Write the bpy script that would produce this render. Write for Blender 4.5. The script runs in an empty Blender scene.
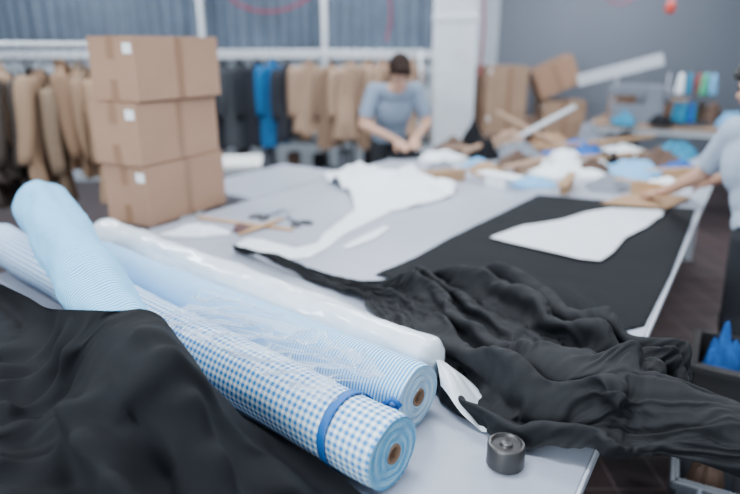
import bpy, bmesh, math, random
import numpy as np
from mathutils import Vector, Matrix, noise
R=random.Random(7)
COL=bpy.context.scene.collection
TZ=0.85
TO=Vector((.411,.986,0)); E1=Vector((.536,.844,0)).normalized(); E2=Vector((-.844,.536,0)).normalized()
TANG=math.atan2(E1.y,E1.x)

# ---------------------------------------------------------------- materials
def mat(name,col,rough=.8,metal=0.,sheen=0.,bump=0.,bscale=200.,var=0.,vscale=8.,coat=0.,trans=0.,spec=.5):
    m=bpy.data.materials.new(name); m.use_nodes=True
    nt=m.node_tree; b=nt.nodes['Principled BSDF']
    b.inputs['Base Color'].default_value=(*col,1); b.inputs['Roughness'].default_value=rough
    b.inputs['Metallic'].default_value=metal; b.inputs['Sheen Weight'].default_value=sheen
    b.inputs['Coat Weight'].default_value=coat; b.inputs['Specular IOR Level'].default_value=spec
    tc=nt.nodes.new('ShaderNodeTexCoord')
    if var>0:
        n=nt.nodes.new('ShaderNodeTexNoise'); n.inputs['Scale'].default_value=vscale; n.inputs['Detail'].default_value=4
        nt.links.new(tc.outputs['Object'],n.inputs['Vector'])
        r=nt.nodes.new('ShaderNodeMapRange'); r.inputs['From Min'].default_value=.3; r.inputs['From Max'].default_value=.7
        r.inputs['To Min'].default_value=1-var; r.inputs['To Max'].default_value=1+var
        nt.links.new(n.outputs['Fac'],r.inputs['Value'])
        mx=nt.nodes.new('ShaderNodeVectorMath'); mx.operation='SCALE'; mx.inputs[0].default_value=col
        nt.links.new(r.outputs['Result'],mx.inputs['Scale']); nt.links.new(mx.outputs[0],b.inputs['Base Color'])
    if bump>0:
        n=nt.nodes.new('ShaderNodeTexNoise'); n.inputs['Scale'].default_value=bscale; n.inputs['Detail'].default_value=3
        nt.links.new(tc.outputs['Object'],n.inputs['Vector'])
        bp=nt.nodes.new('ShaderNodeBump'); bp.inputs['Strength'].default_value=bump; bp.inputs['Distance'].default_value=.002
        nt.links.new(n.outputs['Fac'],bp.inputs['Height']); nt.links.new(bp.outputs[0],b.inputs['Normal'])
    return m

def mat_pattern(name,base,line,period,kind,duty=.5):
    m=bpy.data.materials.new(name); m.use_nodes=True; nt=m.node_tree; b=nt.nodes['Principled BSDF']
    b.inputs['Roughness'].default_value=.75; b.inputs['Specular IOR Level'].default_value=.3
    uv=nt.nodes.new('ShaderNodeUVMap'); sp=nt.nodes.new('ShaderNodeSeparateXYZ'); nt.links.new(uv.outputs[0],sp.inputs[0])
    def stripe(o):
        d=nt.nodes.new('ShaderNodeMath'); d.operation='DIVIDE'; d.inputs[1].default_value=period; nt.links.new(o,d.inputs[0])
        f=nt.nodes.new('ShaderNodeMath'); f.operation='FRACT'; nt.links.new(d.outputs[0],f.inputs[0])
        l=nt.nodes.new('ShaderNodeMath'); l.operation='LESS_THAN'; l.inputs[1].default_value=duty; nt.links.new(f.outputs[0],l.inputs[0])
        return l.outputs[0]
    a=stripe(sp.outputs['X'])
    if kind=='gingham':
        c=stripe(sp.outputs['Y'])
        ad=nt.nodes.new('ShaderNodeMath'); ad.operation='ADD'; nt.links.new(a,ad.inputs[0]); nt.links.new(c,ad.inputs[1])
        dv=nt.nodes.new('ShaderNodeMath'); dv.operation='MULTIPLY'; dv.inputs[1].default_value=.5; nt.links.new(ad.outputs[0],dv.inputs[0]); fac=dv.outputs[0]
    else: fac=a
    mx=nt.nodes.new('ShaderNodeMix'); mx.data_type='RGBA'
    mx.inputs['A'].default_value=(*base,1); mx.inputs['B'].default_value=(*line,1)
    nt.links.new(fac,mx.inputs['Factor']); nt.links.new(mx.outputs['Result'],b.inputs['Base Color'])
    return m

def mat_rings(name,ca,cb,period):
    m=bpy.data.materials.new(name); m.use_nodes=True; nt=m.node_tree; b=nt.nodes['Principled BSDF']; b.inputs['Roughness'].default_value=.85
    tc=nt.nodes.new('ShaderNodeTexCoord'); w=nt.nodes.new('ShaderNodeTexWave'); w.wave_type='RINGS'; w.rings_direction='X'
    w.inputs['Scale'].default_value=2*math.pi/(20*period); w.inputs['Distortion'].default_value=1.2; w.inputs['Detail'].default_value=2; w.inputs['Detail Scale'].default_value=3
    nt.links.new(tc.outputs['Object'],w.inputs['Vector'])
    mx=nt.nodes.new('ShaderNodeMix'); mx.data_type='RGBA'; mx.inputs['A'].default_value=(*ca,1); mx.inputs['B'].default_value=(*cb,1)
    nt.links.new(w.outputs['Fac'],mx.inputs['Factor']); nt.links.new(mx.outputs['Result'],b.inputs['Base Color'])
    bp=nt.nodes.new('ShaderNodeBump'); bp.inputs['Strength'].default_value=.6; bp.inputs['Distance'].default_value=.001
    nt.links.new(w.outputs['Fac'],bp.inputs['Height']); nt.links.new(bp.outputs[0],b.inputs['Normal'])
    return m

def mat_plastic(name,alpha=.25,top=.5,rough=.12):
    m=bpy.data.materials.new(name); m.use_nodes=True; nt=m.node_tree
    for n in list(nt.nodes): nt.nodes.remove(n)
    o=nt.nodes.new('ShaderNodeOutputMaterial'); t=nt.nodes.new('ShaderNodeBsdfTransparent'); t.inputs[0].default_value=(.97,.98,1,1)
    g=nt.nodes.new('ShaderNodeBsdfPrincipled'); g.inputs['Base Color'].default_value=(.78,.83,.88,1); g.inputs['Roughness'].default_value=rough
    mx=nt.nodes.new('ShaderNodeMixShader'); lw=nt.nodes.new('ShaderNodeLayerWeight'); lw.inputs['Blend'].default_value=.3
    mr=nt.nodes.new('ShaderNodeMapRange'); mr.inputs['To Min'].default_value=alpha; mr.inputs['To Max'].default_value=top
    nt.links.new(lw.outputs['Facing'],mr.inputs['Value']); nt.links.new(mr.outputs[0],mx.inputs[0])
    nt.links.new(t.outputs[0],mx.inputs[1]); nt.links.new(g.outputs[0],mx.inputs[2]); nt.links.new(mx.outputs[0],o.inputs[0])
    return m

M={}
M['table']=mat('table_laminate',(.36,.38,.455),.36,var=.06,vscale=3)
M['tedge']=mat('table_edge',(.56,.58,.64),.5)
M['steel']=mat('painted_steel',(.66,.69,.74),.4)
M['black']=mat('black_wool',(.0052,.0057,.0080),.85,bump=.3,bscale=900,spec=.22)
M['black2']=mat('black_suiting',(.0052,.0057,.0080),.72,bump=.25,bscale=900,spec=.32)
M['white']=mat('white_cloth',(.83,.87,.92),.7,bump=.3,bscale=60)
M['whitewrap']=mat('wrapped_white_cloth',(.78,.85,.93),.33,coat=.6,bump=.6,bscale=18,var=.06,vscale=14)
M['flap']=mat('white_lining',(.78,.83,.90),.4,coat=.3)
M['paper']=mat('pattern_paper',(.72,.74,.79),.7,var=.03)
M['stripe']=mat_pattern('blue_pinstripe',(.58,.80,.96),(.025,.32,.72),.0088,'stripe',.45)
M['stripe2']=mat_pattern('pale_blue_pinstripe',(.36,.70,.93),(.03,.34,.72),.0135,'stripe',.42)
M['gingham']=mat_pattern('blue_gingham',(.84,.94,.99),(.005,.21,.56),.0165,'gingham',.5)
M['ring_b']=mat_rings('blue_roll_edge',(.72,.85,.95),(.30,.58,.85),.004)
M['ring_g']=mat_rings('gingham_roll_edge',(.45,.75,.92),(.05,.36,.68),.004)
M['ring_w']=mat_rings('white_roll_edge',(.82,.84,.88),(.6,.63,.7),.004)
M['core']=mat('cardboard_core',(.24,.14,.085),.9)
M['card']=mat('cardboard',(.35,.20,.13),.85,var=.06,vscale=5,bump=.2,bscale=80)
M['card2']=mat('cardboard_light',(.34,.215,.145),.85,var=.08,vscale=5)
M['tape']=mat('packing_tape',(.27,.15,.09),.35)
M['label']=mat('white_label',(.85,.85,.85),.6)
M['ribbon']=mat('blue_ribbon',(.003,.11,.38),.5)
M['film']=mat_plastic('clear_plastic_film',.08,.85,.06)
M['bag']=mat_plastic('plastic_bag_film',.35,.9)
M['metal']=mat('dark_metal',(.075,.07,.07),.38,metal=.7)
M['chrome']=mat('scissor_steel',(.5,.52,.55),.25,metal=.9)
M['wood']=mat('light_wood',(.48,.28,.14),.6,var=.1,vscale=20)
M['skin']=mat('skin',(.53,.30,.21),.55)
M['hair']=mat('dark_brown_hair',(.018,.009,.006),.75,bump=.6,bscale=120,spec=.2)
M['hairb']=mat('black_hair',(.012,.01,.01),.5,bump=.6,bscale=120)
M['shirt']=mat('blue_grey_shirt',(.19,.24,.32),.85,bump=.3,bscale=100)
M['shirt2']=mat('pale_grey_blue_blouse',(.36,.42,.52),.85,bump=.3,bscale=100)
M['pants']=mat('dark_trousers',(.012,.013,.018),.85)
M['shoe']=mat('black_shoe',(.02,.02,.02),.5)
M['eye']=mat('eye',(.03,.02,.02),.2)
M['lip']=mat('lip',(.42,.17,.14),.5)
M['teal']=mat('teal_cloth',(.006,.19,.33),.8)
M['blue']=mat('blue_cloth',(.008,.10,.38),.8)
M['lblue']=mat('light_blue_cloth',(.17,.42,.70),.8)
M['tan']=mat('tan_cloth',(.36,.215,.12),.85)
M['brown']=mat('brown_cloth',(.09,.05,.034),.85)
M['grey']=mat('grey_cloth',(.17,.185,.225),.8)
M['red']=mat('red_plastic',(.6,.06,.04),.5)
M['cable']=mat('crimson_cable',(.30,.02,.06),.5)
M['green']=mat('green_thread',(.05,.35,.2),.7)
M['gplastic']=mat('grey_plastic',(.09,.098,.115),.45)

# ---------------------------------------------------------------- helpers
def mesh_obj(name,verts,faces,mats,smooth=True,fm=None,uvs=None,parent=None):
    me=bpy.data.meshes.new(name); me.from_pydata([tuple(v) for v in verts],[],faces)
    for m in (mats if isinstance(mats,(list,tuple)) else [mats]): me.materials.append(m)
    if fm is not None: me.polygons.foreach_set('material_index',fm)
    if smooth: me.polygons.foreach_set('use_smooth',[True]*len(me.polygons))
    if uvs is not None:
        l=me.uv_layers.new(name='UVMap')
        vi=np.zeros(len(me.loops),dtype=np.int32); me.loops.foreach_get('vertex_index',vi)
        l.data.foreach_set('uv',np.array(uvs,dtype=np.float32)[vi].ravel())
    me.update(); o=bpy.data.objects.new(name,me); COL.objects.link(o)
    if parent: o.parent=parent
    return o
def empty(name,loc=(0,0,0),rotz=0):
    e=bpy.data.objects.new(name,None); e.location=loc; e.rotation_euler=(0,0,rotz); e.empty_display_size=.1; COL.objects.link(e); return e

class B:
    def __init__(s): s.v=[];s.f=[];s.m=[]
    def add(s,vs,fs,mi=0,mw=None):
        o=len(s.v)
        s.v+=[(mw@Vector(v)) if mw is not None else Vector(v) for v in vs]
        s.f+=[tuple(i+o for i in f) for f in fs]; s.m+=[mi]*len(fs); return s
    def box(s,c,d,mi=0,mw=None,rot=0):
        x,y,z=[k/2 for k in d]; vs=[]
        cr,sr=math.cos(rot),math.sin(rot)
        for sx in(-1,1):
            for sy in(-1,1):
                for sz in(-1,1):
                    a,b=sx*x,sy*y; vs.append((c[0]+a*cr-b*sr,c[1]+a*sr+b*cr,c[2]+sz*z))
        s.add(vs,[(0,1,3,2),(4,6,7,5),(0,4,5,1),(2,3,7,6),(0,2,6,4),(1,5,7,3)],mi,mw); return s
    def tube(s,pts,r,mi=0,n=10,cap=True,mw=None):
        pts=[Vector(p) for p in pts]; rs=r if isinstance(r,(list,tuple)) else [r]*len(pts)
        vs=[];fs=[]; up=None
        for i,p in enumerate(pts):
            t=(pts[min(i+1,len(pts)-1)]-pts[max(i-1,0)]).normalized()
            if up is None: up=t.orthogonal().normalized()
            a=(up-t*up.dot(t)); a=a.normalized() if a.length>1e-5 else t.orthogonal().normalized(); up=a; b=t.cross(a)
            for k in range(n):
                th=2*math.pi*k/n; vs.append(p+(a*math.cos(th)+b*math.sin(th))*rs[i])
        for i in range(len(pts)-1):
            for k in range(n): fs.append((i*n+k,i*n+(k+1)%n,(i+1)*n+(k+1)%n,(i+1)*n+k))
        if cap: fs.append(tuple(range(n))[::-1]); fs.append(tuple((len(pts)-1)*n+k for k in range(n)))
        s.add(vs,fs,mi,mw); return s
    def ell(s,c,r,mi=0,mw=None,nu=16,nv=10,rot=None):
        vs=[];fs=[]; c=Vector(c)
        for j in range(nv+1):
            ph=math.pi*j/nv
            for i in range(nu):
                th=2*math.pi*i/nu; v=Vector((r[0]*math.sin(ph)*math.cos(th),r[1]*math.sin(ph)*math.sin(th),r[2]*math.cos(ph)))
                if rot is not None: v=rot@v
                vs.append(c+v)
        for j in range(nv):
            for i in range(nu): fs.append((j*nu+i,(j+1)*nu+i,(j+1)*nu+(i+1)%nu,j*nu+(i+1)%nu))
        s.add(vs,fs,mi,mw); return s
    def cap(s,p,q,r0,r1,mi=0,n=12):
        p=Vector(p);q=Vector(q);d=(q-p); L=max(d.length,1e-4); t=d/L
        pts=[];rs=[]
        for a in (0.02,.3,.6,.85): 
            th=a*math.pi/2; pts.append(p-t*r0*math.cos(th)); rs.append(r0*math.sin(th))
        for k in range(4): pts.append(p+d*(k/3)); rs.append(r0+(r1-r0)*k/3)
        for a in (.85,.6,.3,.02):
            th=a*math.pi/2; pts.append(q+t*r1*math.cos(th)); rs.append(r1*math.sin(th))
        s.tube(pts,rs,mi,n); return s
    def obj(s,name,mats,smooth=False,parent=None,bevel=0,seg=2):
        o=mesh_obj(name,s.v,s.f,mats,smooth,s.m,parent=parent)
        bm=bmesh.new(); bm.from_mesh(o.data); bmesh.ops.recalc_face_normals(bm,faces=bm.faces); bm.to_mesh(o.data); bm.free()
        if bevel:
            md=o.modifiers.new('bev','BEVEL'); md.width=bevel; md.segments=seg; md.limit_method='ANGLE'
        return o
def autosm(o,ang=40):
    for p in o.data.polygons: p.use_smooth=True
    try: o.data.set_sharp_from_angle(angle=math.radians(ang))
    except Exception: pass
def nz(x,y,z=0.): return noise.noise(Vector((x,y,z)))
def cr(pts,n):
    P=np.array(pts,float); k=len(P); out=[]
    for i in range(n):
        u=i/(n-1)*(k-1); a=min(int(u),k-2); f=u-a
        p0=P[max(a-1,0)];p1=P[a];p2=P[a+1];p3=P[min(a+2,k-1)]
        out.append(.5*((2*p1)+(-p0+p2)*f+(2*p0-5*p1+4*p2-p3)*f*f+(-p0+3*p1-3*p2+p3)*f**3))
    return np.array(out)
def even(P,n):
    d=np.r_[0,np.cumsum(np.linalg.norm(np.diff(P,axis=0),axis=1))]; t=np.linspace(0,d[-1],n)
    return np.stack([np.interp(t,d,P[:,k]) for k in range(P.shape[1])],1)
def gridfaces(nu,nv,closed=False):
    f=[]
    for i in range(nu-1):
        for j in range(nv-1 if not closed else nv):
            f.append((i*nv+j,(i+1)*nv+j,(i+1)*nv+(j+1)%nv,i*nv+(j+1)%nv))
    return f
def ss(a,b,x):
    t=max(0,min(1,(x-a)/(b-a))); return t*t*(3-2*t)

# ---------------------------------------------------------------- room
def plane_box(name,c,d,m):
    return B().box(c,d).obj(name,[m])
def tile_mat():
    m=bpy.data.materials.new('floor_tiles'); m.use_nodes=True; nt=m.node_tree; b=nt.nodes['Principled BSDF']
    tc=nt.nodes.new('ShaderNodeTexCoord'); br=nt.nodes.new('ShaderNodeTexBrick'); br.offset=0; br.inputs['Scale'].default_value=1
    br.inputs['Brick Width'].default_value=.2; br.inputs['Row Height'].default_value=.2; br.inputs['Mortar Size'].default_value=.004
    br.inputs['Color1'].default_value=(.035,.022,.022,1); br.inputs['Color2'].default_value=(.05,.028,.028,1); br.inputs['Mortar'].default_value=(.14,.10,.10,1)
    nt.links.new(tc.outputs['Object'],br.inputs['Vector']); nt.links.new(br.outputs['Color'],b.inputs['Base Color']); b.inputs['Roughness'].default_value=.5
    return m
plane_box('floor',(0,3,-.05),(13,12,.1),tile_mat())
M['wallw']=mat('white_wall_paint',(.48,.52,.58),.8,var=.04,vscale=2)
M['wallg']=mat('grey_wall_paint',(.155,.172,.21),.8,var=.04,vscale=1)
M['ceil']=mat('ceiling_paint',(.6,.6,.6),.9)
plane_box('wall_back',(-2.4,8.05,1.7),(8.0,.2,3.4),M['wallw'])
plane_box('wall_back_grey',(3.95,8.05,1.7),(4.7,.2,3.4),M['wallg'])
plane_box('wall_left',(-6.5,3,1.7),(.2,10.4,3.4),M['wallw'])
plane_box('wall_right',(6.4,3,1.7),(.2,10.4,3.4),M['wallg'])
plane_box('ceiling',(0,3,3.45),(13,12,.1),M['ceil'])
M['curt']=mat('blue_grey_curtain',(.105,.135,.185),.8,var=.15,vscale=3)
n=700; vs=[]
for i in range(n):
    x=-6.2+7.3*i/(n-1); y=7.82+.035*math.sin(x*42+.9*math.sin(x*7))+.01*nz(x*9,0)
    for z in (1.66,2.1,2.6,3.3): vs.append((x,y,z))
mesh_obj('pleated_curtain',vs,gridfaces(n,4),M['curt'])
b=B(); b.box((-2.55,7.74,1.62),(7.3,.05,.09)); b.obj('trim_1',[mat('ledge_white',(.6,.62,.67),.6)])
for x in (-2.02,-.55):
    b=B(); b.tube([(x,7.66,0),(x,7.66,3.4)],.032,n=12); b.box((x,7.66,.01),(.1,.1,.02)); b.box((x,7.66,3.385),(.1,.1,.03)); o=b.obj('support_pole',[M['steel']],True)
b=B(); b.box((.93,7.0,1.7),(.44,.4,3.4)); b.box((.93,7.0,.06),(.48,.44,.12)); b.box((.93,7.0,2.0),(.46,.42,.06)); b.obj('column',[mat('column_paint',(.70,.74,.80),.6,var=.08,vscale=4)],bevel=.01)
def cable(name,pts,r=.012,m=None):
    p=cr(pts,30); b=B(); b.tube([tuple(q) for q in p],r,n=8); return b.obj(name,[m or M['cable']],True)
cable('hanging_cable',[(-1.95,6.9,3.4),(-1.6,6.9,2.35),(-1.25,6.9,2.08),(-.8,6.9,2.12),(-.55,6.9,2.4),(-.45,6.9,3.4)])
cable('hanging_cable',[(.15,6.2,3.4),(.16,6.2,2.4),(.2,6.2,2.0),(.16,6.2,1.75)],.01)
cable('hanging_cable',[(1.18,6.75,3.4),(1.17,6.75,2.5),(1.2,6.74,1.9),(1.18,6.75,1.4)],.012)
cable('hanging_cable',[(2.1,7.2,3.4),(2.5,7.2,2.35),(2.95,7.2,2.25),(3.3,7.3,3.4)],.008)
b=B(); b.tube([(2.98,6.4,3.4),(2.98,6.4,2.12)],.005); b.tube([(2.98,6.4,2.14),(2.98,6.4,2.10),(2.98,6.4,2.04),(2.98,6.4,2.02)],[.02,.045,.05,.03],n=14); b.obj('emergency_pull_switch',[M['red']],True)

# ---------------------------------------------------------------- tables
def tl(s,l,z=0): return TO+E1*s+E2*l+Vector((0,0,z))
b=B(); s0,s1=-1.15,4.6; W=2.25
c=tl((s0+s1)/2,W/2); L=s1-s0
b.box((0,0,TZ-.016),(L,W,.032),0)
b.box((0,0,TZ-.075),(L-.1,W-.1,.08),1)
b.box((0,-W/2-.004,TZ-.016),(L,.008,.028),1)
for s in (-L/2+.2,0,L/2-.2):
    for l in (-W/2+.12,W/2-.12): b.box((s,l,(TZ-.1)/2),(.06,.06,TZ-.1),1)
    b.box((s,0,.22),(.04,W-.24,.04),1)
b.box((0,0,.25),(L-.3,W-.3,.02),0)
o=b.obj('cutting_table',[M['table'],M['tedge']],bevel=.003); o.location=(c.x,c.y,0); o.rotation_euler=(0,0,TANG)

def side_table(name,c,d,z,rot,mtop):
    e=B(); e.box((0,0,z-.015),(d[0],d[1],.03),0)
    for sx in(-1,1):
        for sy in(-1,1): e.box((sx*(d[0]/2-.05),sy*(d[1]/2-.05),(z-.03)/2),(.045,.045,z-.03),1)
    e.box((0,0,z-.06),(d[0]-.08,d[1]-.08,.06),1)
    o=e.obj(name,[mtop,M['steel']],bevel=.003); o.location=(c[0],c[1],0); o.rotation_euler=(0,0,rot); return o
q=tl(1.98,W+.30); side_table('side_table',(q.x,q.y),(.95,.56),TZ,TANG,M['table'])
side_table('work_table',(3.3,6.35),(1.8,.85),.95,TANG-math.pi/2+.05,M['card2'])
side_table('trestle_table',(-1.35,5.35),(.75,.5),.74,.15,M['label'])
e=empty('storage_shelf',(-1.2,7.38,0)); b=B()
for z in (.25,.62,.98): b.box((.3,0,z),(4.2,.34,.03))
for x in (-1.78,-.4,1.0,2.38): b.box((x,0,.5),(.04,.34,1.0))
b.obj('shelf_frame',[M['gplastic']],parent=e)
b=B()
for k in range(26):
    z=(.265,.635)[k%2]; x=-1.6+k*.155; hh=.12+.16*R.random()
    b.box((x,0,z+hh/2),(.14,.28,hh),R.randrange(5),rot=R.uniform(-.06,.06))
b.obj('folded_cloth_stacks',[M['brown'],M['grey'],M['black'],M['tan'],M['white']],parent=e,bevel=.02)

# ---------------------------------------------------------------- cardboard boxes
def carton(name,corner,d1,w,dd,h,z,m=None,tilt=None):
    d1=Vector(d1).normalized(); ang=math.atan2(d1.y,d1.x); e=empty(name,(corner[0],corner[1],z),ang)
    m=m or M['card']
    b=B()
    b.box((w/2,dd/2,h/2-.002),(w,dd,h-.008))
    for sy in (0,1):
        b.box((w/2,dd*(.25+.5*sy),h-.003),(w+.001,dd/2-.003,.005))
        b.box((w/2,dd*(.25+.5*sy),.003),(w,dd/2-.003,.005))
    b.obj('carton_body',[m],parent=e,bevel=.004)
    b=B(); b.box((w/2,dd/2,h+.0008),(w+.004,.05,.0012)); 
    for x in (-.001,w+.001): b.box((x,dd/2,h-.05),(.0016,.05,.1)); b.box((x,dd/2,.05),(.0016,.05,.1))
    b.box((w*.5,-.001,h/2),(.045,.0016,h-.01)); b.obj('packing_tape',[M['tape']],parent=e)
    b=B(); b.box((-.002,.04,h-.055),(.0016,.055,.045)); b.obj('shipping_label',[M['label']],parent=e)
    if tilt: e.rotation_euler=(tilt[0],tilt[1],ang+tilt[2])
    return e
cx,cy=-1.085,2.865
carton('cardboard_box',(cx,cy),(.46,.888,0),.56,.30,.30,TZ)
carton('cardboard_box',(cx-.008,cy-.012),(.44,.9,0),.565,.305,.30,TZ+.303)
carton('cardboard_box',(cx+.01,cy-.0),(.48,.88,0),.555,.31,.295,TZ+.606)
for k in range(3): carton('cardboard_box',(1.32,6.72),(.94,.3,0),.44,.4,.50,.001+.503*k,M['card2'])
for k in range(2): carton('cardboard_box',(2.02,7.15),(1,.0,0),.5,.4,.55,.001+.553*k,M['card2'])
carton('cardboard_box',(2.1,6.9),(1,.0,0),.48,.36,.34,1.13,M['card'],tilt=(0,-.42,0)).location=(2.0,7.15,1.12)

# ---------------------------------------------------------------- rolls
def roll(name,p0,p1,r,mbody,mring,core=.021,wob=.004,seed=0,r1=None,round_far=False,round_near=False,near_l=.045):
    p0=Vector(p0);p1=Vector(p1);d=p1-p0;L=d.length; r1=r1 or r
    e=empty(name,p0); e.rotation_mode='QUATERNION'; e.rotation_quaternion=Vector((1,0,0)).rotation_difference(d.normalized())
    nu=90;nv=64; vs=[];uv=[]
    for i in range(nu):
        x=L*i/(nu-1); rr=r+(r1-r)*i/(nu-1)
        for k in range(nv+1):
            th=2*math.pi*k/nv
            q=rr+wob*(nz(x*4+seed,math.cos(th)*1.3,math.sin(th)*1.3)*1.2+.35*nz(x*22+seed,math.cos(th)*3,math.sin(th)*3))
            if (i==0 and not round_near) or (i==nu-1 and not round_far): q-=.004
            vs.append((x,q*math.cos(th),q*math.sin(th))); uv.append((x+.0006*math.sin(th*1+x*9)+.004*nz(x*3,th*.5,seed),th*r))
    mesh_obj('cloth_body',vs,gridfaces(nu,nv+1),mbody,uvs=uv,parent=e)
    for far in (0,1):
        xx=L if far else 0; sg=1 if far else -1; rr=(r1 if far else r)-.003
        if (far and round_far) or (not far and round_near):
            vs=[];uv=[];nn=20
            for i in range(nn):
                a=i/(nn-1)*math.pi/2
                for k in range(nv+1):
                    th=2*math.pi*k/nv; x=xx+sg*near_l*math.sin(a)
                    q=(rr+.003)*math.cos(a)+wob*(nz(xx*4+seed,math.cos(th)*1.3,math.sin(th)*1.3)*1.2+.35*nz(xx*22+seed,math.cos(th)*3,math.sin(th)*3))*math.cos(a)
                    q*=1+.10*math.sin(a)*nz(math.cos(th)*4,math.sin(th)*4,seed)
                    vs.append((x,q*math.cos(th),q*math.sin(th))); uv.append((x,th*r))
            mesh_obj('folded_end',vs,gridfaces(nn,nv+1),mbody,uvs=uv,parent=e); continue
        rings=40; vs=[];N=64
        for j in range(rings+1):
            q=rr+(core-rr)*j/rings
            for k in range(N):
                th=2*math.pi*k/N; off=sg*(.0018*math.sin(j*2.6+k/N*6.28)+.004*nz(q*60,math.cos(th)*1.5,seed+far))
                vs.append((xx+off-sg*.001*(j==0),q*math.cos(th),q*math.sin(th)))
        fs=[]
        for j in range(rings):
            for k in range(N): fs.append((j*N+k,j*N+(k+1)%N,(j+1)*N+(k+1)%N,(j+1)*N+k))
        mesh_obj('layered_edge',vs,fs,mring,parent=e)
        vs=[];fs=[];N=32
        for (q,x) in ((core+.001,xx),(core,xx+sg*.004),(core-.004,xx+sg*.004),(core-.0045,xx-sg*.12),(0.0001,xx-sg*.12)):
            for k in range(N): th=2*math.pi*k/N; vs.append((x,q*math.cos(th),q*math.sin(th)))
        for j in range(4):
            for k in range(N): fs.append((j*N+k,j*N+(k+1)%N,(j+1)*N+(k+1)%N,(j+1)*N+k))
        mesh_obj('cardboard_core',vs,fs,M['core'],parent=e)
    return e
CA=Vector((.046,1.003,0)); CD=Vector((-.757,.653,0)).normalized(); CN=Vector((.653,.757,0)).normalized()
rA=roll('white_fabric_roll',(.150,1.385,.924),(-1.165,2.524,.924),.068,M['whitewrap'],M['ring_w'],wob=.010,seed=3,round_near=True,near_l=.03)
rB=roll('striped_fabric_roll',(.111,1.207,.933),(-1.021,2.135,.933),.079,M['stripe'],M['ring_b'],seed=11)
rC=roll('gingham_fabric_roll',(.046,1.003,.933),(-1.535,2.367,.933),.079,M['gingham'],M['ring_g'],seed=21)
D0=Vector((-.40,.985,1.07)); D1=Vector((-1.23,2.20,1.13))
rD=roll('striped_fabric_roll',D0,D1,.078,M['stripe2'],M['ring_b'],wob=.012,seed=31,r1=.098,round_far=True,round_near=True)
vs=[];N=72
for k in range(N):
    th=2*math.pi*k/N
    for j,x in enumerate((0.11,.117,.125,.132)): 
        xx=x+.006*math.sin(th); q=.0835
        vs.append((xx,q*math.cos(th),q*math.sin(th)))
fs=[(k*4+j,((k+1)%N)*4+j,((k+1)%N)*4+j+1,k*4+j+1) for k in range(N) for j in range(3)]
o=mesh_obj('ribbon_band',vs,fs,M['ribbon'],parent=rC); md=o.modifiers.new('s','SOLIDIFY'); md.thickness=.001
b=B(); b.tube([(.045,1.13,.87),(.045,1.128,.93),(.048,1.125,.965)],[.014,.018,.015],n=14); b.box((.050,1.115,.915),(.034,.012,.06)); b.tube([(.03,1.13,.965),(.048,1.125,.982),(.066,1.12,.965)],.006); b.obj('blue_price_tag',[M['ribbon']],True)

# ---------------------------------------------------------------- cloth
def support(x,y):
    h=TZ
    for a,c,r in (((.150,1.385),(-1.165,2.524),.07),((.111,1.207),(-1.021,2.135),.08),((.046,1.003),(-1.535,2.367),.08)):
        ax,ay=a;dx,dy=c[0]-ax,c[1]-ay;L2=dx*dx+dy*dy
        t=((x-ax)*dx+(y-ay)*dy)/L2
        if -0.01<t<1.01:
            ds=abs((x-ax)*dy-(y-ay)*dx)/math.sqrt(L2)
            if ds<r: h=max(h,TZ+r+math.sqrt(r*r-ds*ds))
    return h
vs=[];nu,nv=220,110
for i in range(nu):
    t=.15+.62*i/(nu-1)
    for j in range(nv):
        o=-.06+.22*j/(nv-1); o2=o+.012*nz(t*9,3); p=CA+CD*(t+.08*nz(o*14,t*3))+CN*o2
        h=0
        for dx,dy in ((0,0),(.02,0),(-.02,0),(0,.02),(0,-.02),(.04,.04),(-.04,-.04),(.03,.034),(-.03,-.034)): h=max(h,support(p.x+dx,p.y+dy))
        u=t*6+o*8+.5*nz(t*4,o*8,9); v=o*6-t*2
        q=nz(u*1.4,v,1); wr=(1-min(1,abs(q)*5))**2*.020+(1-min(1,abs(nz(u*2.4+4,v*1.9,5))*5))**2*.010
        vs.append((p.x,p.y,h+.003+wr))
o=mesh_obj('plastic_wrap',vs,gridfaces(nu,nv),M['film']); sm=o.modifiers.new('sm','SMOOTH'); sm.iterations=2
vs=[];nu,nv=60,40
Lc=cr([(.175,1.30),(.205,1.24),(.245,1.195),(.268,1.178)],nu); Uc=cr([(.16,1.46),(.235,1.41),(.285,1.33),(.305,1.245)],nu)
for i in range(nu):
    for j in range(nv):
        f=j/(nv-1); p=Lc[i]*(1-f)+Uc[i]*f; a=i/(nu-1)
        z=TZ+.006+.085*(1-ss(0,.8,a))*math.sin(math.pi*min(1,.15+f*.8))**.7+.018*abs(nz(f*2.6+2,a*2.4,4))
        vs.append((p[0],p[1],z))
o=mesh_obj('white_fabric_flap',vs,gridfaces(nu,nv),M['flap'])

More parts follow.
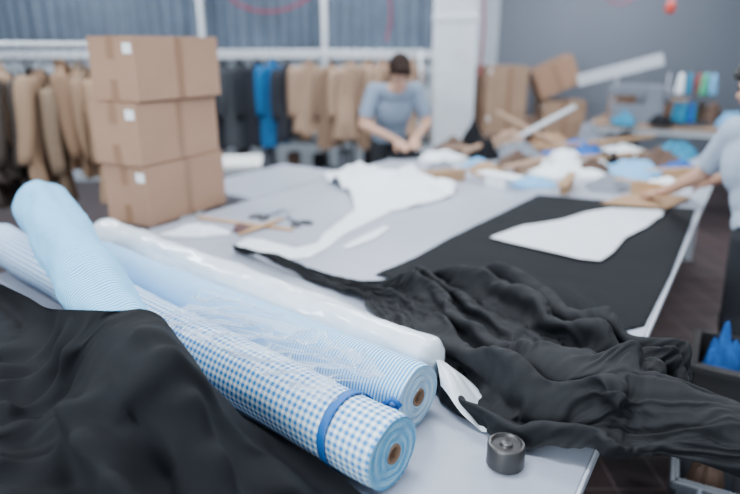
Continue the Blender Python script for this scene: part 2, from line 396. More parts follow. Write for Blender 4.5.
scene=bpy.context.scene
def collider(b):
    o=b.obj('tmp_collider',[]); o.modifiers.new('c','COLLISION'); o.collision.thickness_outer=.004; o.collision.thickness_inner=.05; o.collision.cloth_friction=30; return o
def cloth_sim(name,vs,nu,nv,m,frames,bend=.6,mass=.35,selfd=.006,air=2.,tension=20,pin=None,sub=1,quality=5,smooth=1):
    f=gridfaces(nu,nv); o=mesh_obj(name,vs,f,m)
    if pin:
        vg=o.vertex_groups.new(name='pin'); vg.add(pin,1.0,'REPLACE')
    md=o.modifiers.new('cloth','CLOTH'); s=md.settings
    s.quality=quality; s.mass=mass; s.tension_stiffness=tension; s.compression_stiffness=tension; s.shear_stiffness=6; s.bending_stiffness=bend
    s.tension_damping=8; s.compression_damping=8; s.shear_damping=6; s.bending_damping=.8; s.air_damping=air
    if pin: s.vertex_group_mass='pin'
    c=md.collision_settings; c.use_collision=True; c.distance_min=.004; c.collision_quality=2
    c.use_self_collision=selfd>0; c.self_distance_min=max(selfd,.001); c.self_friction=8
    md.point_cache.frame_start=1; md.point_cache.frame_end=frames+1
    scene.frame_start=1; scene.frame_end=frames+1
    for fr in range(1,frames+1): scene.frame_set(fr)
    dg=bpy.context.evaluated_depsgraph_get(); nm=bpy.data.meshes.new_from_object(o.evaluated_get(dg)); nm.name=name
    o.modifiers.clear(); o.data=nm
    for p in nm.polygons: p.use_smooth=True
    sm=o.modifiers.new('sm','SMOOTH'); sm.iterations=smooth; sm.factor=.4
    u=o.modifiers.new('sub','SUBSURF'); u.levels=sub; u.render_levels=sub
    return o
def cpt(t,o,z): p=CA+CD*t+CN*o; return (p.x,p.y,z)
ctab=B(); q=tl(1.0,W/2); ctab.box((q.x,q.y,TZ-.2),(4.3,W,.4),rot=TANG); ctab=collider(ctab)
cD=collider(B().tube([tuple(D0+Vector((.03,-.05,0))),tuple(D0.lerp(D1,.5)),tuple(D1)],[.090,.096,.104],n=24))
cs=[collider(B().tube([cpt(a,o,z0),cpt(2.0,o,z1)],[r0,r1],n=18)) for a,o,z0,z1,r0,r1 in ((.10,-.19,.89,.96,.035,.085),(.0,-.36,.91,.97,.06,.085),(-.1,-.56,.93,.96,.07,.085),(-.2,-.80,.93,.96,.07,.08))]
EC=[(-1.62,2.14,1.00),(-1.35,1.90,1.01),(-1.116,1.681,1.03),(-.93,1.50,1.06),(-.78,1.32,1.11),(-.66,1.19,1.165),(-.56,1.13,1.19),(-.49,1.16,1.165),(-.458,1.22,1.10),(-.446,1.238,1.01),(-.40,1.215,.955),(-.261,1.121,.935),(-.102,1.026,.905),(-.01,.945,.885),(.055,.87,.87),(.10,.74,.862)]
nu,nv=170,78; EP=even(cr(EC,200),nu); vs=[]
for i in range(nu):
    e=EP[i]; a=i/(nu-1)
    for j in range(nv):
        f=j/(nv-1); d=1.05*f
        x=e[0]-CN.x*d-.10*f*CD.x; y=e[1]-CN.y*d-.10*f*CD.y
        rel=(x-CA.x)*CD.x+(y-CA.y)*CD.y
        ph=d*.85+.30*rel+.09*nz(rel*2,d*3,1)
        ph2=rel*1.0-.35*d+.06*nz(rel*3,d*2,8)
        zt=1.205-.05*ss(.5,1,f)-.14*ss(.45,.0,rel)
        am=ss(0,.10,f)
        z=e[2]+(zt-e[2])*ss(0,.14,f)+.014*ss(0,.03,f)+am*(.042*(math.sin(ph*2*math.pi/.145+2.0*nz(rel*1.7,d*2,5))+.8)+.016*math.sin(ph2*2*math.pi/.12+2*nz(rel*3,d*3,2)))+.02*nz(rel*6,d*6,3)*am
        vs.append((x,y,z))
drape=cloth_sim('black_fabric_drape',vs,nu,nv,M['black'],20,bend=.25,selfd=0,pin=[i*nv for i in range(nu)],smooth=3,air=3)
for c_ in [cD]+cs: bpy.data.objects.remove(c_)
P0=Vector((.44,1.33,.922));P1=Vector((1.10,.76,.915)); dr=(P1-P0).normalized(); sd=Vector((-dr.y,dr.x,0)); L=(P1-P0).length
cR=collider(B().tube([tuple(P0),tuple(P1)],.072,n=24))
nu_,nv_=120,72; vs=[]
for i in range(nu_):
    a=i/(nu_-1)
    rr=.062*math.sqrt(max(0.0,1-(1-min(1,a/.08+.02))**2))*math.sqrt(max(0.0,1-(1-min(1,(1-a)/.05+.02))**2))
    for k in range(nv_):
        th=2*math.pi*k/nv_; q=rr*(1+.06*nz(a*6,math.cos(th),math.sin(th)))
        vs.append(P0+dr*(L*a)+sd*(q*1.05*math.cos(th))+Vector((0,0,q*math.sin(th))))
mesh_obj('black_fabric_roll',vs,gridfaces(nu_,nv_,True),M['black'])
Lp=[(-.72,2.50),(-.40,2.19),(-.106,1.94),(.04,1.73),(.11,1.54),(.19,1.37),(.25,1.22),(.34,1.07),(.47,1.02),(.61,.97),(.78,.86),(.93,.75)]
Up=[(-.70,2.53),(-.34,2.27),(.0,2.20),(.2,2.24),(.46,2.06),(.61,1.84),(.70,1.64),(.77,1.50),(.82,1.40),(.89,1.29),(1.0,1.15),(1.14,1.0)]
nu,nv=185,92
Lc=cr(Lp,nu);Uc=cr(Up,nu); vs=[]
for i in range(nu):
    a=i/(nu-1)
    nf=1.5+4.0*ss(.08,.45,a)-1.8*ss(.7,.95,a)
    A=(.010+.058*ss(.08,.42,a))*(1-.65*ss(.66,.88,a))
    zb=TZ+.012+A+.14*ss(.60,.75,a)
    for j in range(nv):
        f=j/(nv-1)
        ph=f*nf+.6*nz(a*3.4,f*2.2,7)+.35*math.sin(a*5)
        z=zb+A*math.sin(2*math.pi*ph)*ss(0,.05,f)*ss(1,.95,f)+.012*nz(a*12,f*8,2)+.019*math.sin(a*34+f*9+3*nz(a*4,f*3,9))*ss(.2,.4,a)*(1-.8*ss(.66,.8,a))
        q=f+.02*nz(a*9,f*3,6)
        p=Lc[i]*(1-q)+Uc[i]*q
        vs.append((p[0],p[1],z))
bunch=cloth_sim('gathered_black_fabric',vs,nu,nv,M['black2'],17,bend=.6,selfd=.006,air=3,smooth=2)
for c_ in (cR,ctab): bpy.data.objects.remove(c_)
scene.frame_set(1)

def sheet(name,poly,z,m,thick=.002,wave=.0,res=.02,sc=6,seed=0,lift=None):
    bm=bmesh.new(); vv=[bm.verts.new((x,y,0)) for x,y in poly]; bm.faces.new(vv)
    xs=[p[0] for p in poly]; ys=[p[1] for p in poly]
    for k in range(1,int((max(xs)-min(xs))/res)+1): bmesh.ops.bisect_plane(bm,geom=bm.verts[:]+bm.edges[:]+bm.faces[:],plane_co=(min(xs)+k*res,0,0),plane_no=(1,0,0))
    for k in range(1,int((max(ys)-min(ys))/res)+1): bmesh.ops.bisect_plane(bm,geom=bm.verts[:]+bm.edges[:]+bm.faces[:],plane_co=(0,min(ys)+k*res,0),plane_no=(0,1,0))
    for v in bm.verts:
        w=wave*(.5+.5*nz(v.co.x*sc,v.co.y*sc,seed))+(lift(v.co.x,v.co.y) if lift else 0)
        v.co.z=z+w
    me=bpy.data.meshes.new(name); bm.to_mesh(me); bm.free(); me.materials.append(m)
    for p in me.polygons: p.use_smooth=True
    o=bpy.data.objects.new(name,me); COL.objects.link(o)
    md=o.modifiers.new('s','SOLIDIFY'); md.thickness=thick; md.offset=1
    return o
flat=[(.02,2.20),(.20,2.42),(.376,2.689),(.70,3.12),(1.02,3.555),(1.40,3.40),(1.80,3.21),(1.50,2.72),(1.18,2.20),(.88,1.745),(.78,1.70),(.67,1.74),(.5,1.80),(.3,1.95)]
def fl(x,y): 
    e=ss(2.35,1.85,y)*ss(.95,.7,x); return .02*e*abs(nz(x*9,y*4,1))*2
sheet('black_fabric_panel',flat,TZ+.002,M['black'],.003,.004,.025,lift=fl)
sheet('paper_pattern',[(.558,2.658),(.75,2.84),(.975,2.95),(1.15,3.10),(1.322,3.19),(1.585,3.138),(1.53,3.03),(1.462,2.962),(1.36,2.83),(1.186,2.658),(1.05,2.45),(.951,2.332),(.87,2.36),(.777,2.446)],TZ+.012,M['paper'],.001,.006,.03)
sheet('paper_pattern',[(1.30,3.30),(1.55,3.52),(1.75,3.55),(1.9,3.44),(1.72,3.28),(1.62,3.18)],TZ+.012,M['tan'],.001,.006,.03)
wp=sheet('white_cloth_piece',[(-.616,2.56),(-.57,2.66),(-.50,2.658),(-.33,2.52),(-.24,2.60),(-.22,2.75),(-.08,3.2),(-.12,3.55),(-.30,3.95),(-.2,4.2),(.1,4.2),(.35,3.95),(.56,3.80),(.50,3.52),(.364,3.36),(.114,3.15),(-.12,2.74),(-.20,2.50),(-.255,2.407),(-.33,2.38)],TZ+.002,M['white'],.002,.008,.03,sc=9,lift=lambda x,y:.09*ss(3.1,3.6,y)*ss(4.25,4.1,y)*abs(nz(x*5+y*3,y*5-x*3,3))**.8)
sheet('white_cloth_strip',[(-.125,2.545),(-.10,2.52),(.02,2.66),(.10,2.85),(.07,2.87),(-.02,2.73)],TZ+.002,M['white'],.002,.004,.03)

def crumple(name,c,rx,ry,h,m,rot=0,seed=0,z=TZ,n=36,k=1.0,parent=None):
    vs=[];nr,na=n,n*3
    for i in range(nr):
        r=i/(nr-1)
        for j in range(na):
            th=2*math.pi*j/na
            out=1+.28*nz(math.cos(th)*1.6+seed,math.sin(th)*1.6,seed)+.1*nz(math.cos(th)*5,math.sin(th)*5,seed)
            x=r*rx*out*math.cos(th);y=r*ry*out*math.sin(th)
            hh=h*(1-r**2.2)*(.62+.6*nz(x*5*k+seed,y*5*k,seed)+.5*abs(nz(x*13*k,y*13*k+seed,2)))+.004
            cx_=c[0]+x*math.cos(rot)-y*math.sin(rot);cy_=c[1]+x*math.sin(rot)+y*math.cos(rot)
            vs.append((cx_,cy_,z+max(hh,.003)))
    return mesh_obj(name,vs,gridfaces(nr,na,True),m,parent=parent)
crumple('bundled_end',(.10,3.93),.46,.10,.11,M['white'],math.atan2(-.55,.75),5.5,TZ+.001,44,parent=wp)
crumple('white_fabric_scrap',(-.83,2.76),.16,.07,.05,M['white'],.1,1)
crumple('brown_fabric_scrap',(-.62,2.80),.055,.045,.05,mat('mauve_brown',(.12,.06,.06),.8),.3,2)
b=B(); a=Vector((-.90,3.03,TZ+.006)); q=Vector((-.375,2.80,TZ+.006)); d=(q-a); b.box(tuple((a+q)/2),(d.length,.035,.006),rot=math.atan2(d.y,d.x)); b.obj('wooden_ruler',[M['wood']],bevel=.002)
b=B(); a=Vector((-.62,2.70,TZ+.012)); q=Vector((-.44,2.94,TZ+.024)); b.tube([a,a.lerp(q,.3),a.lerp(q,.8),q],[.006,.010,.010,.007],n=10); b.obj('wooden_awl',[M['wood']],True)
def scissors(name,c,rot,z=TZ):
    e=empty(name,(c[0],c[1],z),rot); b=B()
    for s in (1,-1):
        mw=Matrix.Rotation(s*.28,4,'Z')
        b.add([(-.0,-.009,.004),(.15,-.0*s,.004),(0,.009,.004),(0,-.009,.008),(.15,0,.0065),(0,.009,.008)],[(0,1,2),(3,5,4),(0,3,4,1),(1,4,5,2),(0,2,5,3)],0,mw)
        b.box((-.03,0,.006),(.07,.014,.005),0,mw)
        ring=[(-.095+.035*math.cos(t),s*-.006+.022*math.sin(t),.008) for t in np.linspace(0,2*math.pi,20)]
        b.tube(ring,.0055,1,8,mw=mw)
    b.ell((0,0,.009),(.008,.008,.003),0)
    b.obj('scissor_blades',[M['chrome'],M['metal']],parent=e); return e
scissors('scissors',(-.52,3.10),.9); scissors('scissors',(-.40,2.98),2.2)
e=empty('fabric_weight',(.290,1.078,TZ+.001)); b=B()
prof=[(0,.0),(.034,0),(.0365,.003),(.0365,.048),(.034,.052),(.030,.053),(.0285,.049),(.027,.047),(.0135,.047),(.012,.049),(.011,.053),(.009,.0545),(0,.0545)]
N=48;vs=[(r*1.1*math.cos(2*math.pi*k/N),r*1.1*math.sin(2*math.pi*k/N),z*1.0) for r,z in prof for k in range(N)]
b.add(vs,[(j*N+k,j*N+(k+1)%N,(j+1)*N+(k+1)%N,(j+1)*N+k) for j in range(len(prof)-1) for k in range(N)])
o=b.obj('weight_body',[M['metal']],parent=e); autosm(o,35)

HE=empty('fabric_offcut_pile')
data=[(2.75,1.0,.2,.12,.05,'lblue'),(3.0,.55,.25,.15,.06,'grey'),(2.95,1.35,.22,.13,.06,'tan'),(3.2,.9,.25,.16,.07,'white'),(3.35,1.3,.2,.14,.09,'brown'),(3.5,.5,.28,.17,.08,'lblue'),
(3.6,.95,.25,.18,.10,'white'),(3.75,1.45,.3,.2,.12,'grey'),(3.9,.4,.25,.2,.12,'brown'),(3.95,1.0,.26,.2,.14,'blue'),(4.15,.7,.25,.18,.12,'white'),(4.2,1.3,.25,.2,.14,'tan'),(4.2,1.85,.25,.2,.12,'brown'),(3.3,1.9,.2,.14,.07,'white'),(3.7,2.0,.2,.15,.09,'brown'),(4.4,.35,.17,.2,.16,'teal'),(3.1,.25,.2,.13,.05,'white'),(2.95,1.75,.17,.1,.05,'grey'),(4.0,1.6,.2,.16,.16,'card2'),(3.4,.75,.14,.1,.1,'brown'),(4.35,1.0,.2,.14,.24,'grey'),(3.65,.2,.16,.12,.1,'blue'),
(4.40,1.55,.16,.13,.30,'brown'),(4.42,.72,.14,.12,.26,'black'),(4.05,1.95,.12,.12,.22,'black'),(3.5,1.62,.12,.10,.14,'black'),(3.15,1.55,.14,.08,.08,'lblue'),(3.8,.75,.12,.09,.16,'black')]
for k,(s,l,rx,ry,h,m) in enumerate(data):
    q=tl(s,l); crumple('offcut_%d'%k,(q.x,q.y),rx,ry,h*1.15,M[m],k,k*3.1,TZ,26,parent=HE)
for k,(s,l,a,w,d,m) in enumerate([(2.55,1.5,.3,.5,.07,'tan'),(2.7,.75,1.1,.45,.06,'tan'),(3.15,1.15,.8,.6,.07,'card2'),(3.45,.2,.2,.5,.05,'wood'),(2.6,1.15,2.3,.3,.12,'white'),(2.85,.3,2.4,.4,.05,'wood'),(3.6,1.7,.1,.6,.06,'card2'),(3.8,.7,.4,.7,.07,'tan'),(4.1,1.1,.0,.6,.08,'tan')]):
    q=tl(s,l); b=B(); b.box((q.x,q.y,TZ+.075),(w,d,.006),rot=a); b.box((q.x,q.y,TZ+.036),(w*.5,d*.8,.07),rot=a); b.obj('pattern_strip_%d'%k,[M[m]],parent=HE)
# loose cardboard tubes and rods lying across the heap
b=B()
for k,(s,l,ds,dl,z0,z1,r) in enumerate([(4.45,1.9,-.5,-.75,1.12,.93,.025),(4.5,1.2,-.55,.35,1.20,.95,.02),(4.3,.5,-.6,.7,1.02,.94,.018),(3.3,1.7,.5,-.2,.93,1.02,.022)]):
    p=tl(s,l,z0); q=tl(s+ds,l+dl,z1); b.tube([p,p.lerp(q,.5),q],r,k%3,14)
b.obj('loose_tubes',[M['card2'],M['steel'],M['tan']],True,parent=HE)

e=empty('overlock_sewing_machine',(2.80,6.42,.95),-.5); b=B()
b.box((0,0,.09),(.5,.24,.18),0); b.box((.16,0,.27),(.16,.2,.2),0); b.box((-.05,0,.33),(.5,.12,.1),0); b.tube([(-.27,0,.28),(-.27,0,.16)],.015,1)
b.tube([(.26,0,.28),(.30,0,.28)],.08,0,20)
b.obj('machine_body',[M['grey'],M['chrome']],parent=e,bevel=.015,seg=3)
b=B(); 
for sx in (-.25,.25): b.tube([(sx,.12,.18),(sx,.12,.5)],.01,0)
b.box((0,.12,.5),(.85,.05,.12),0,Matrix.Translation((-.1,0,.04))@Matrix.Rotation(-.28,4,'Y')); b.obj('slanted_arm',[M['tedge']],parent=e,bevel=.006)
e=empty('thread_spool_stand',(3.22,6.12,.95)); b=B(); b.tube([(0,0,0),(0,0,.02)],.13,0,20); b.tube([(0,0,0),(0,0,.56)],.01,0)
for z in (.03,.30): b.box((0,0,z),(.34,.22,.012),0)
b.obj('stand_frame',[M['gplastic']],parent=e)
cols=['teal','lblue','green','brown','teal','blue','green','lblue','white','teal','red','lblue']; b=B(); mats=[M[c] for c in ('teal','lblue','green','white','blue','red','brown')]
idx={'teal':0,'lblue':1,'green':2,'white':3,'blue':4,'red':5,'brown':6}
for k in range(12):
    x=-.13+.085*(k%4);y=-.07 if (k//4)%2 else .06;z=.04 if k<6 else .308
    b.tube([(x,y,z),(x,y,z+.02),(x,y,z+.16),(x,y,z+.2)],[.04,.042,.028,.012],idx[cols[k]],14)
b.obj('thread_cones',mats,parent=e,smooth=True)
carton('cardboard_box',(3.05,6.62),(.87,-.3,0),.34,.26,.22,.951,M['card2'])
carton('cardboard_box',(2.60,6.72),(.87,-.49,0),.26,.2,.30,.951,M['card'])
HE2=empty('fabric_pile')
for k,(x,y,m,h) in enumerate([(3.55,5.98,'lblue',.2),(3.78,6.05,'teal',.22),(3.95,5.9,'grey',.26),(3.5,6.3,'brown',.25),(2.95,6.15,'black',.16),(2.62,6.28,'teal',.12)]): crumple('folded_piece_%d'%k,(x,y),.15,.12,h,M[m],.3*k,k*2.3+50,.95,24,parent=HE2)

# ---------------------------------------------------------------- garments
def garment(b,mw,w,L,mi,seed,thick=.07,sleeve=True):
    nu,nv=22,36; vs=[]
    for j in range(nu):
        f=j/(nu-1); z=-f*L
        hw=w*(.16+.34*ss(0,.10,f))*(1+.12*f-.1*math.sin(math.pi*f)) if f<.999 else w*.53
        for k in range(nv):
            th=2*math.pi*k/nv; cx=math.cos(th); sy=math.sin(th)
            fo=1+.35*nz(cx*3+seed,f*1.2,seed)+.3*math.sin(th*7+seed+2*nz(f*2,seed))
            drop=-.07*abs(cx)*(1-ss(0,.2,f))
            vs.append((hw*cx*(1+.12*nz(f*2,seed,3)),thick*sy*fo*(.5+.6*f)+.05*nz(cx*1.2+seed,f*2,seed),z+drop+.05*f*nz(cx*2,seed)))
    b.add(vs,gridfaces(nu,nv,True),mi,mw)
    if sleeve:
        for s in (-1,1):
            p=[(s*w*.42,0,-.10),(s*w*.52,0,-.2),(s*w*.56,.03*nz(seed,s),-.4),(s*w*.56,.12*nz(seed,s*2),-.62)]
            p=cr(p,9); b.tube([tuple(q) for q in p],[.055,.06,.058,.055,.052,.05,.047,.045,.042],mi,12,mw=mw)
    b.tube([mw@Vector(q) for q in ((0,0,-.02),(0,0,.03),(.015,0,.06),(0,0,.08),(-.012,0,.07))],.003,len(GM)-1,6)
gm_cols=[(.24,.14,.085),(.28,.175,.11),(.16,.10,.07),(.33,.205,.13),(.20,.135,.09),(.045,.032,.026)]
GM=[mat('garment_cloth_%d'%k,c,.85,bump=.3,bscale=60) for k,c in enumerate(gm_cols)]+[M['chrome']]
def rack(name,p0,p1,z):
    e=empty(name); b=B(); p0=Vector(p0);p1=Vector(p1)
    b.tube([(p0.x,p0.y,z),(p1.x,p1.y,z)],.016,0,12)
    d=(p1-p0).normalized(); sd=Vector((-d.y,d.x))
    for p in (p0,p1):
        b.tube([(p.x,p.y,.05),(p.x,p.y,z+.02)],.016,0,12)
        b.tube([(p.x+sd.x*.22,p.y+sd.y*.22,.05),(p.x-sd.x*.22,p.y-sd.y*.22,.05)],.016,0,12)
        for s in (-1,1): b.ell((p.x+sd.x*.2*s,p.y+sd.y*.2*s,.03),(.03,.03,.03),1)
    b.tube([(p0.x,p0.y,.12),(p1.x,p1.y,.12)],.012,0,12)
    b.obj('rack_frame',[M['steel'],M['gplastic']],parent=e,smooth=True); return e
e=rack('clothes_rack',(-3.7,3.55),(-1.60,4.27),1.72); b=B()
for k in range(33):
    f=.02+.95*k/32; x=-3.7+2.10*f; y=3.55+.72*f
    mw=Matrix.Translation((x,y,1.62+R.uniform(-.09,.02)))@Matrix.Rotation(math.atan2(.72,2.1)+math.pi/2+R.uniform(-.95,.6),4,'Z')@Matrix.Rotation(R.uniform(-.2,.2),4,'Y')
    garment(b,mw,.34+R.uniform(-.08,.08),R.uniform(.70,.95),R.randrange(6),k*3.3,.04)
b.obj('hanging_garments',GM,parent=e,smooth=True)
e=rack('clothes_rack',(-1.75,6.8),(.55,6.85),1.66); b=B()
GM=[mat('coat_navy_black',(.010,.012,.020),.8),mat('coat_blue',(.002,.12,.32),.8),mat('garment_tan',(.40,.26,.18),.85),mat('garment_camel',(.24,.15,.10),.85),mat('coat_grey',(.045,.05,.06),.85),M['chrome'],]
for k,(x,mi,w,L,r) in enumerate([(-1.60,0,.42,.95,.2),(-1.42,4,.40,.95,.5),(-1.22,0,.40,.95,.4),(-1.06,1,.30,.95,.5),(-.92,0,.38,.85,1.1),(-.66,2,.38,.8,.3),(-.44,3,.34,.95,.7),(-.22,2,.40,.85,.4),(-.02,3,.30,1.0,1.0),(.14,2,.36,.8,.5),(.34,3,.36,1.0,.2),(.44,2,.30,.85,.8)]):
    mw=Matrix.Translation((x,6.8+.05*(x+1.75)/2.3,1.56+.05*R.random()))@Matrix.Rotation(r,4,'Z'); garment(b,mw,w,L,mi,k*4.4,.06)
b.obj('hanging_garments',GM,parent=e,smooth=True)

# ---------------------------------------------------------------- people
def remesh_obj(b,name,vox,mats,classify,parent,sm=6):
    me=bpy.data.meshes.new(name); me.from_pydata([tuple(v) for v in b.v],[],b.f)
    bm=bmesh.new(); bm.from_mesh(me); bmesh.ops.recalc_face_normals(bm,faces=bm.faces); bm.to_mesh(me); bm.free()
    o=bpy.data.objects.new(name+'_src',me); COL.objects.link(o)
    r=o.modifiers.new('r','REMESH'); r.mode='VOXEL'; r.voxel_size=vox
    s=o.modifiers.new('s','SMOOTH'); s.iterations=sm; s.factor=.5
    dg=bpy.context.evaluated_depsgraph_get(); dg.update(); nm=bpy.data.meshes.new_from_object(o.evaluated_get(dg)); nm.name=name
    bpy.data.objects.remove(o)
    nm.materials.clear()
    for m in mats: nm.materials.append(m)
    for p in nm.polygons: p.use_smooth=True; p.material_index=classify(p.center)
    no=bpy.data.objects.new(name,nm); COL.objects.link(no); no.parent=parent; return no
def segd(p,a,b):
    ab=b-a; t=max(0,min(1,(p-a).dot(ab)/ab.dot(ab))); return (p-(a+ab*t)).length,t
def hand(b,wr,dr,nrm,side,curl=.5,sc=1.):
    dr=Vector(dr).normalized(); nrm=Vector(nrm); nrm=(nrm-dr*nrm.dot(dr)).normalized(); lat=dr.cross(nrm)*side
    wr=Vector(wr)
    for k in range(4):
        o=(k-1.5)*.020*sc
        kn=wr+dr*.085*sc*(1-.03*abs(k-1.2))+lat*o
        b.cap(wr+dr*.012+lat*o*.55,kn,.014*sc,.0115*sc)
        ln=[.040,.045,.042,.033][k]*sc; d=dr.copy(); p=kn; r=.0092*sc
        for j in range(3):
            ang=curl*(.45+.35*j); d=(d*math.cos(ang)-nrm*math.sin(ang)).normalized() if j==0 else (d*math.cos(curl*.7)-nrm*math.sin(curl*.7)).normalized()
            q=p+d*ln*(1,.62,.5)[j]; b.cap(p,q,r,r*.9); p=q; r*=.9
    tb=wr+dr*.025*sc-lat*.026*sc
    t1=tb+(dr*.6-lat*.7-nrm*.35).normalized()*.042*sc; t2=t1+(dr*.85-lat*.2-nrm*.45).normalized()*.032*sc
    b.cap(wr+dr*.01-lat*.01,tb,.015*sc,.014*sc); b.cap(tb,t1,.0135*sc,.0105*sc); b.cap(t1,t2,.0105*sc,.0085*sc)

def person(name,J,face,mshirt,mhair,longhair=False,curl=.5,loose=1.):
    e=empty(name); J={k:Vector(v) for k,v in J.items()}
    S=Vector(J['shL'])-Vector(J['shR']); S.normalize()
    face=Vector(face).normalized()
    b=B()
    pel,ch,nk=J['pelvis'],J['chest'],J['neck']
    fw=S.cross(Vector((0,0,1))).normalized()
    if fw.dot(face)<0: fw=-fw
    rotb=Matrix((S,fw,S.cross(fw))).transposed(); q=loose
    b.ell(pel,(.165*q,.115*q,.13),rot=rotb); b.ell(pel.lerp(ch,.5),(.15*q,.105*q,.18),rot=rotb); b.ell(ch,(.18*q,.12*q,.19),rot=rotb)
    b.ell(ch.lerp(nk,.62),(.15,.085,.08),rot=rotb)
    b.cap(J['shL'],nk-Vector((0,0,.04)),.06,.055); b.cap(J['shR'],nk-Vector((0,0,.04)),.06,.055)
    b.cap(nk-Vector((0,0,.05)),J['head']-Vector((0,0,.05)),.056,.052)
    for s in 'LR':
        b.cap(J['sh'+s],J['el'+s],.058,.043); b.cap(J['el'+s],J['wr'+s],.042,.027)
        b.cap(J['sh'+s],J['sh'+s].lerp(J['el'+s],.72),.068,.064)
        b.cap(J['hip'+s],J['kn'+s],.09,.06); b.cap(J['kn'+s],J['an'+s],.066,.052)
        b.cap(J['an'+s]+Vector((0,0,-.03)),J['an'+s]+fw*.15+Vector((0,0,-.045)),.045,.036)
    hc=J['head']; up=J['headup'].normalized()
    hf=(face-up*face.dot(up)).normalized(); hs=up.cross(hf)
    rh=Matrix((hs,hf,up)).transposed()
    def hp(x,y,z): return hc+rh@Vector((x,y,z))
    b.ell(hp(0,-.01,.02),(.075,.095,.10),rot=rh); b.ell(hp(0,.025,-.05),(.055,.065,.062),rot=rh); b.ell(hp(0,.06,-.095),(.025,.022,.018),rot=rh)
    b.cap(hp(0,.085,.01),hp(0,.108,-.022),.009,.014); b.ell(hp(0,.078,.028),(.05,.014,.01),rot=rh)
    for s in(-1,1): b.ell(hp(s*.078,-.005,-.01),(.01,.02,.032),rot=rh); b.ell(hp(s*.04,.062,-.02),(.022,.02,.018),rot=rh)
    b.ell(hp(0,.086,-.055),(.024,.012,.010),rot=rh)
    def cls(p):
        best=9;m=0
        for s in 'LR':
            d,t=segd(p,J['el'+s],J['wr'+s]); 
            if d-.03<best: best=d-.03;m=1
            d,t=segd(p,J['sh'+s],J['el'+s])
            if d-.05<best: best=d-.05;m=0 if t<.80 else 1
            for a,c in (('hip','kn'),('kn','an')):
                d,t=segd(p,J[a+s],J[c+s])
                if d-.07<best: best=d-.07;m=2
            d,t=segd(p,J['an'+s]-Vector((0,0,.03)),J['an'+s]+fw*.15-Vector((0,0,.045)))
            if d-.05<best: best=d-.05;m=3
        d,t=segd(p,pel-Vector((0,0,.06)),ch+Vector((0,0,.1)))
        if d-.13*q<best: best=d-.13*q; m=0 if (p.z>pel.z-.03) else 2
        d,t=segd(p,nk-Vector((0,0,.02)),hc)
        if d-.055<best: 
            if (p-nk).dot((hc-nk).normalized())>.0: best=d-.055;m=1
        if (p-hc).length<.13: m=1
        return m
    remesh_obj(b,'body',.009,[mshirt,M['skin'],M['pants'],M['shoe']],cls,e,5)
    h=B()
    for s,sg in (('L',1),('R',-1)):
        dd,nn=J.get('hd'+s),J.get('hn'+s)
        h.cap(J['wr'+s]-(J['wr'+s]-J['el'+s]).normalized()*.05,J['wr'+s]+dd.normalized()*.02,.027,.022)
        hand(h,J['wr'+s],dd,nn,sg,curl)
    remesh_obj(h,'hands',.0035,[M['skin']],lambda p:0,e,2)
    f=B()
    for s in(-1,1):
        f.ell(hp(s*.031,.082,.006),(.013,.008,.008),0,rot=rh); f.ell(hp(s*.033,.088,.03),(.018,.006,.004),2,rot=rh)
    f.ell(hp(0,.097,-.055),(.022,.006,.006),1,rot=rh); f.obj('face_details',[M['eye'],M['lip'],mhair],parent=e,smooth=True)
    g=B(); g.ell(hp(0,-.026,.046),(.089,.102,.096),rot=rh)
    g.ell(hp(0,.042,.090),(.068,.055,.042),rot=rh); g.ell(hp(.03,.066,.074),(.045,.034,.028),rot=rh); g.ell(hp(-.03,.062,.078),(.04,.032,.026),rot=rh)
    for s in(-1,1): g.ell(hp(s*.070,-.012,.024),(.018,.055,.05),rot=rh)
    g.ell(hp(0,-.06,-.02),(.065,.05,.06),rot=rh)
    if longhair: g.ell(hp(0,-.10,.0),(.055,.055,.06),rot=rh)
    ho=remesh_obj(g,'hair',.006,[mhair],lambda p:0,e,3)
    for v in ho.data.vertices: v.co+=v.normal*.006*nz(v.co.x*60,v.co.y*60,v.co.z*25)
    return e
mx,my=.185,5.25
def MW(x,y,z,yaw=.28):
    return (mx+x*math.cos(yaw)-y*math.sin(yaw),my+x*math.sin(yaw)+y*math.cos(yaw),z)
def MD(x,y,z): 
    a=MW(x,y,z); return (a[0]-mx,a[1]-my,z)
person('tailor_man',dict(pelvis=MW(0,.06,.95),chest=MW(0,-.05,1.22),neck=MW(0,-.15,1.405),head=MW(-.02,-.26,1.515),headup=MD(-.08,-.76,.64),
 shL=MW(.185,-.09,1.36),shR=MW(-.185,-.09,1.36),elL=MW(.285,-.12,1.09),elR=MW(-.285,-.12,1.09),wrL=MW(.11,-.31,.99),wrR=MW(-.07,-.33,.985),
 hipL=MW(.095,.05,.88),hipR=MW(-.095,.05,.88),knL=MW(.11,.02,.49),knR=MW(-.11,.02,.49),anL=MW(.12,.06,.09),anR=MW(-.12,.06,.09),
 hdL=MD(-.5,-.7,-.45),hnL=MD(.2,-.4,.9),hdR=MD(.5,-.7,-.45),hnR=MD(-.2,-.4,.9)),MD(0,-.6,-.85),M['shirt'],M['hair'],curl=.7)
crumple('dark_cloth_piece',MW(0,-.43,0)[:2],.14,.08,.07,M['black'],.2,77,TZ,24)
dx=-.07
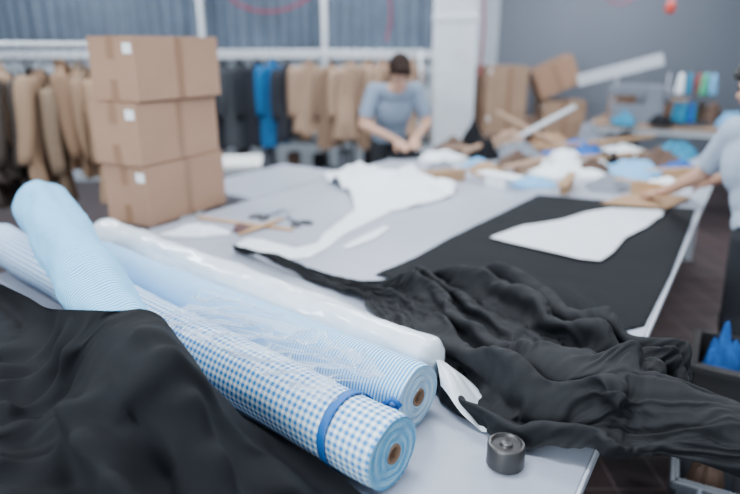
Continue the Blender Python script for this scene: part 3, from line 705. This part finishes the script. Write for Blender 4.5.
U=dict(pelvis=(1.91,2.68,.93),chest=(1.87,2.76,1.20),neck=(1.92,2.86,1.41),head=(1.92,2.93,1.525),headup=(-.15,.25,.95),
 shR=(2.05,2.93,1.33),shL=(1.74,2.76,1.34),elR=(2.09,3.15,1.10),elL=(1.78,3.03,1.09),wrR=(1.96,3.36,.96),wrL=(1.73,3.32,.925),
 hipL=(1.82,2.62,.86),hipR=(1.99,2.70,.86),knL=(1.81,2.62,.47),knR=(2.02,2.76,.47),anL=(1.81,2.54,.09),anR=(2.05,2.68,.09),
 hdL=(-.35,.85,-.3),hnL=(0,.3,.95),hdR=(-.6,.75,-.3),hnR=(0,.3,.95))
U={k:(v if k in('headup','hdL','hnL','hdR','hnR') else (v[0]+dx,v[1],v[2])) for k,v in U.items()}
person('seamstress_woman',U,(-.5,.75,-.5),M['shirt2'],M['hairb'],True,curl=.35,loose=1.12)

# ---------------------------------------------------------------- floor clutter on the right side of the table
def crate(name,c,d,h,m,rot=0,z=.001):
    b=B(); t=.012; w,l=d
    b.box((0,0,t/2),(w,l,t))
    for sx in(-1,1): b.box((sx*(w/2-t/2),0,h/2),(t,l,h)); b.box((sx*(w/2+.006),0,h-.02),(.02,l+.02,.03))
    for sy in(-1,1): b.box((0,sy*(l/2-t/2),h/2),(w,t,h)); b.box((0,sy*(l/2+.006),h-.02),(w+.02,.02,.03))
    o=b.obj(name,[m],bevel=.003); o.location=(c[0],c[1],z); o.rotation_euler=(0,0,rot); return o
def inside(o,par):
    bpy.context.view_layer.update(); o.parent=par; o.matrix_parent_inverse=par.matrix_world.inverted()
k1=crate('plastic_crate',(1.44,2.18),(.36,.22),.3,M['gplastic'],TANG); k2=crate('plastic_crate',(1.44,2.18),(.34,.20),.22,M['metal'],TANG+.03,.31)
k3=crate('plastic_crate',(1.24,1.83),(.30,.22),.26,M['gplastic'],TANG+.1)
inside(crumple('contents',(1.44,2.18),.13,.07,.26,M['blue'],.5,95,.38,30,2),k2)
inside(crumple('contents',(1.24,1.83),.11,.07,.30,M['brown'],.9,99,.10,30,2),k3)
HE3=empty('bag_of_offcuts')
for k,(x,y,rx,ry,h,m) in enumerate([(.98,1.38,.15,.13,.50,'bag'),(1.08,1.58,.12,.09,.36,'grey'),(1.30,1.50,.12,.12,.25,'teal'),(1.47,1.90,.12,.12,.2,'blue')]):
    crumple('bag_%d'%k,(x,y),rx,ry,h,M[m],k,k*4.+30,.001,34,1.8,parent=HE3)

# ---------------------------------------------------------------- lights
def area(name,loc,size,power,col=(1,1,1),rot=(0,0,0)):
    l=bpy.data.lights.new(name,'AREA'); l.shape='RECTANGLE'; l.size=size[0]; l.size_y=size[1]; l.energy=power; l.color=col
    o=bpy.data.objects.new(name,l); o.location=loc; o.rotation_euler=rot; COL.objects.link(o)
me_=bpy.data.materials.new('fluorescent_tube'); me_.use_nodes=True; bb=me_.node_tree.nodes['Principled BSDF']; bb.inputs['Emission Color'].default_value=(.95,.98,1,1); bb.inputs['Emission Strength'].default_value=4
for k,(x,y) in enumerate([(-3,1.5),(0,1.5),(3,1.5),(-3,4.2),(0,4.2),(3,4.2),(-3,6.6),(0,6.6),(3,6.6)]):
    e=empty('ceiling_light',(x,y,3.36)); b=B(); b.box((0,0,.02),(1.3,.32,.04),0); b.tube([(-.6,-.08,-.02),(.6,-.08,-.02)],.016,1); b.tube([(-.6,.08,-.02),(.6,.08,-.02)],.016,1); b.obj('fixture',[M['steel'],me_],parent=e)
    area('ceiling_lamp',(x,y,3.30),(1.3,.4),84,(.86,.94,1))
w=bpy.data.worlds.new('w'); bpy.context.scene.world=w; w.use_nodes=True; w.node_tree.nodes['Background'].inputs[0].default_value=(.70,.86,1,1); w.node_tree.nodes['Background'].inputs[1].default_value=1.25
area('window_light',(-2.5,-1.6,2.4),(3.0,1.8),230,(.82,.93,1),(math.radians(60),0,math.radians(-25)))

# ---------------------------------------------------------------- camera
c=bpy.data.cameras.new('cam'); c.lens=29.2; c.sensor_width=36; c.dof.use_dof=True; c.dof.focus_distance=1.4; c.dof.aperture_fstop=1.15; c.clip_start=.05
o=bpy.data.objects.new('camera',c); o.location=(0,0,1.7); o.rotation_euler=(math.radians(90-18.4),0,0); COL.objects.link(o); bpy.context.scene.camera=o
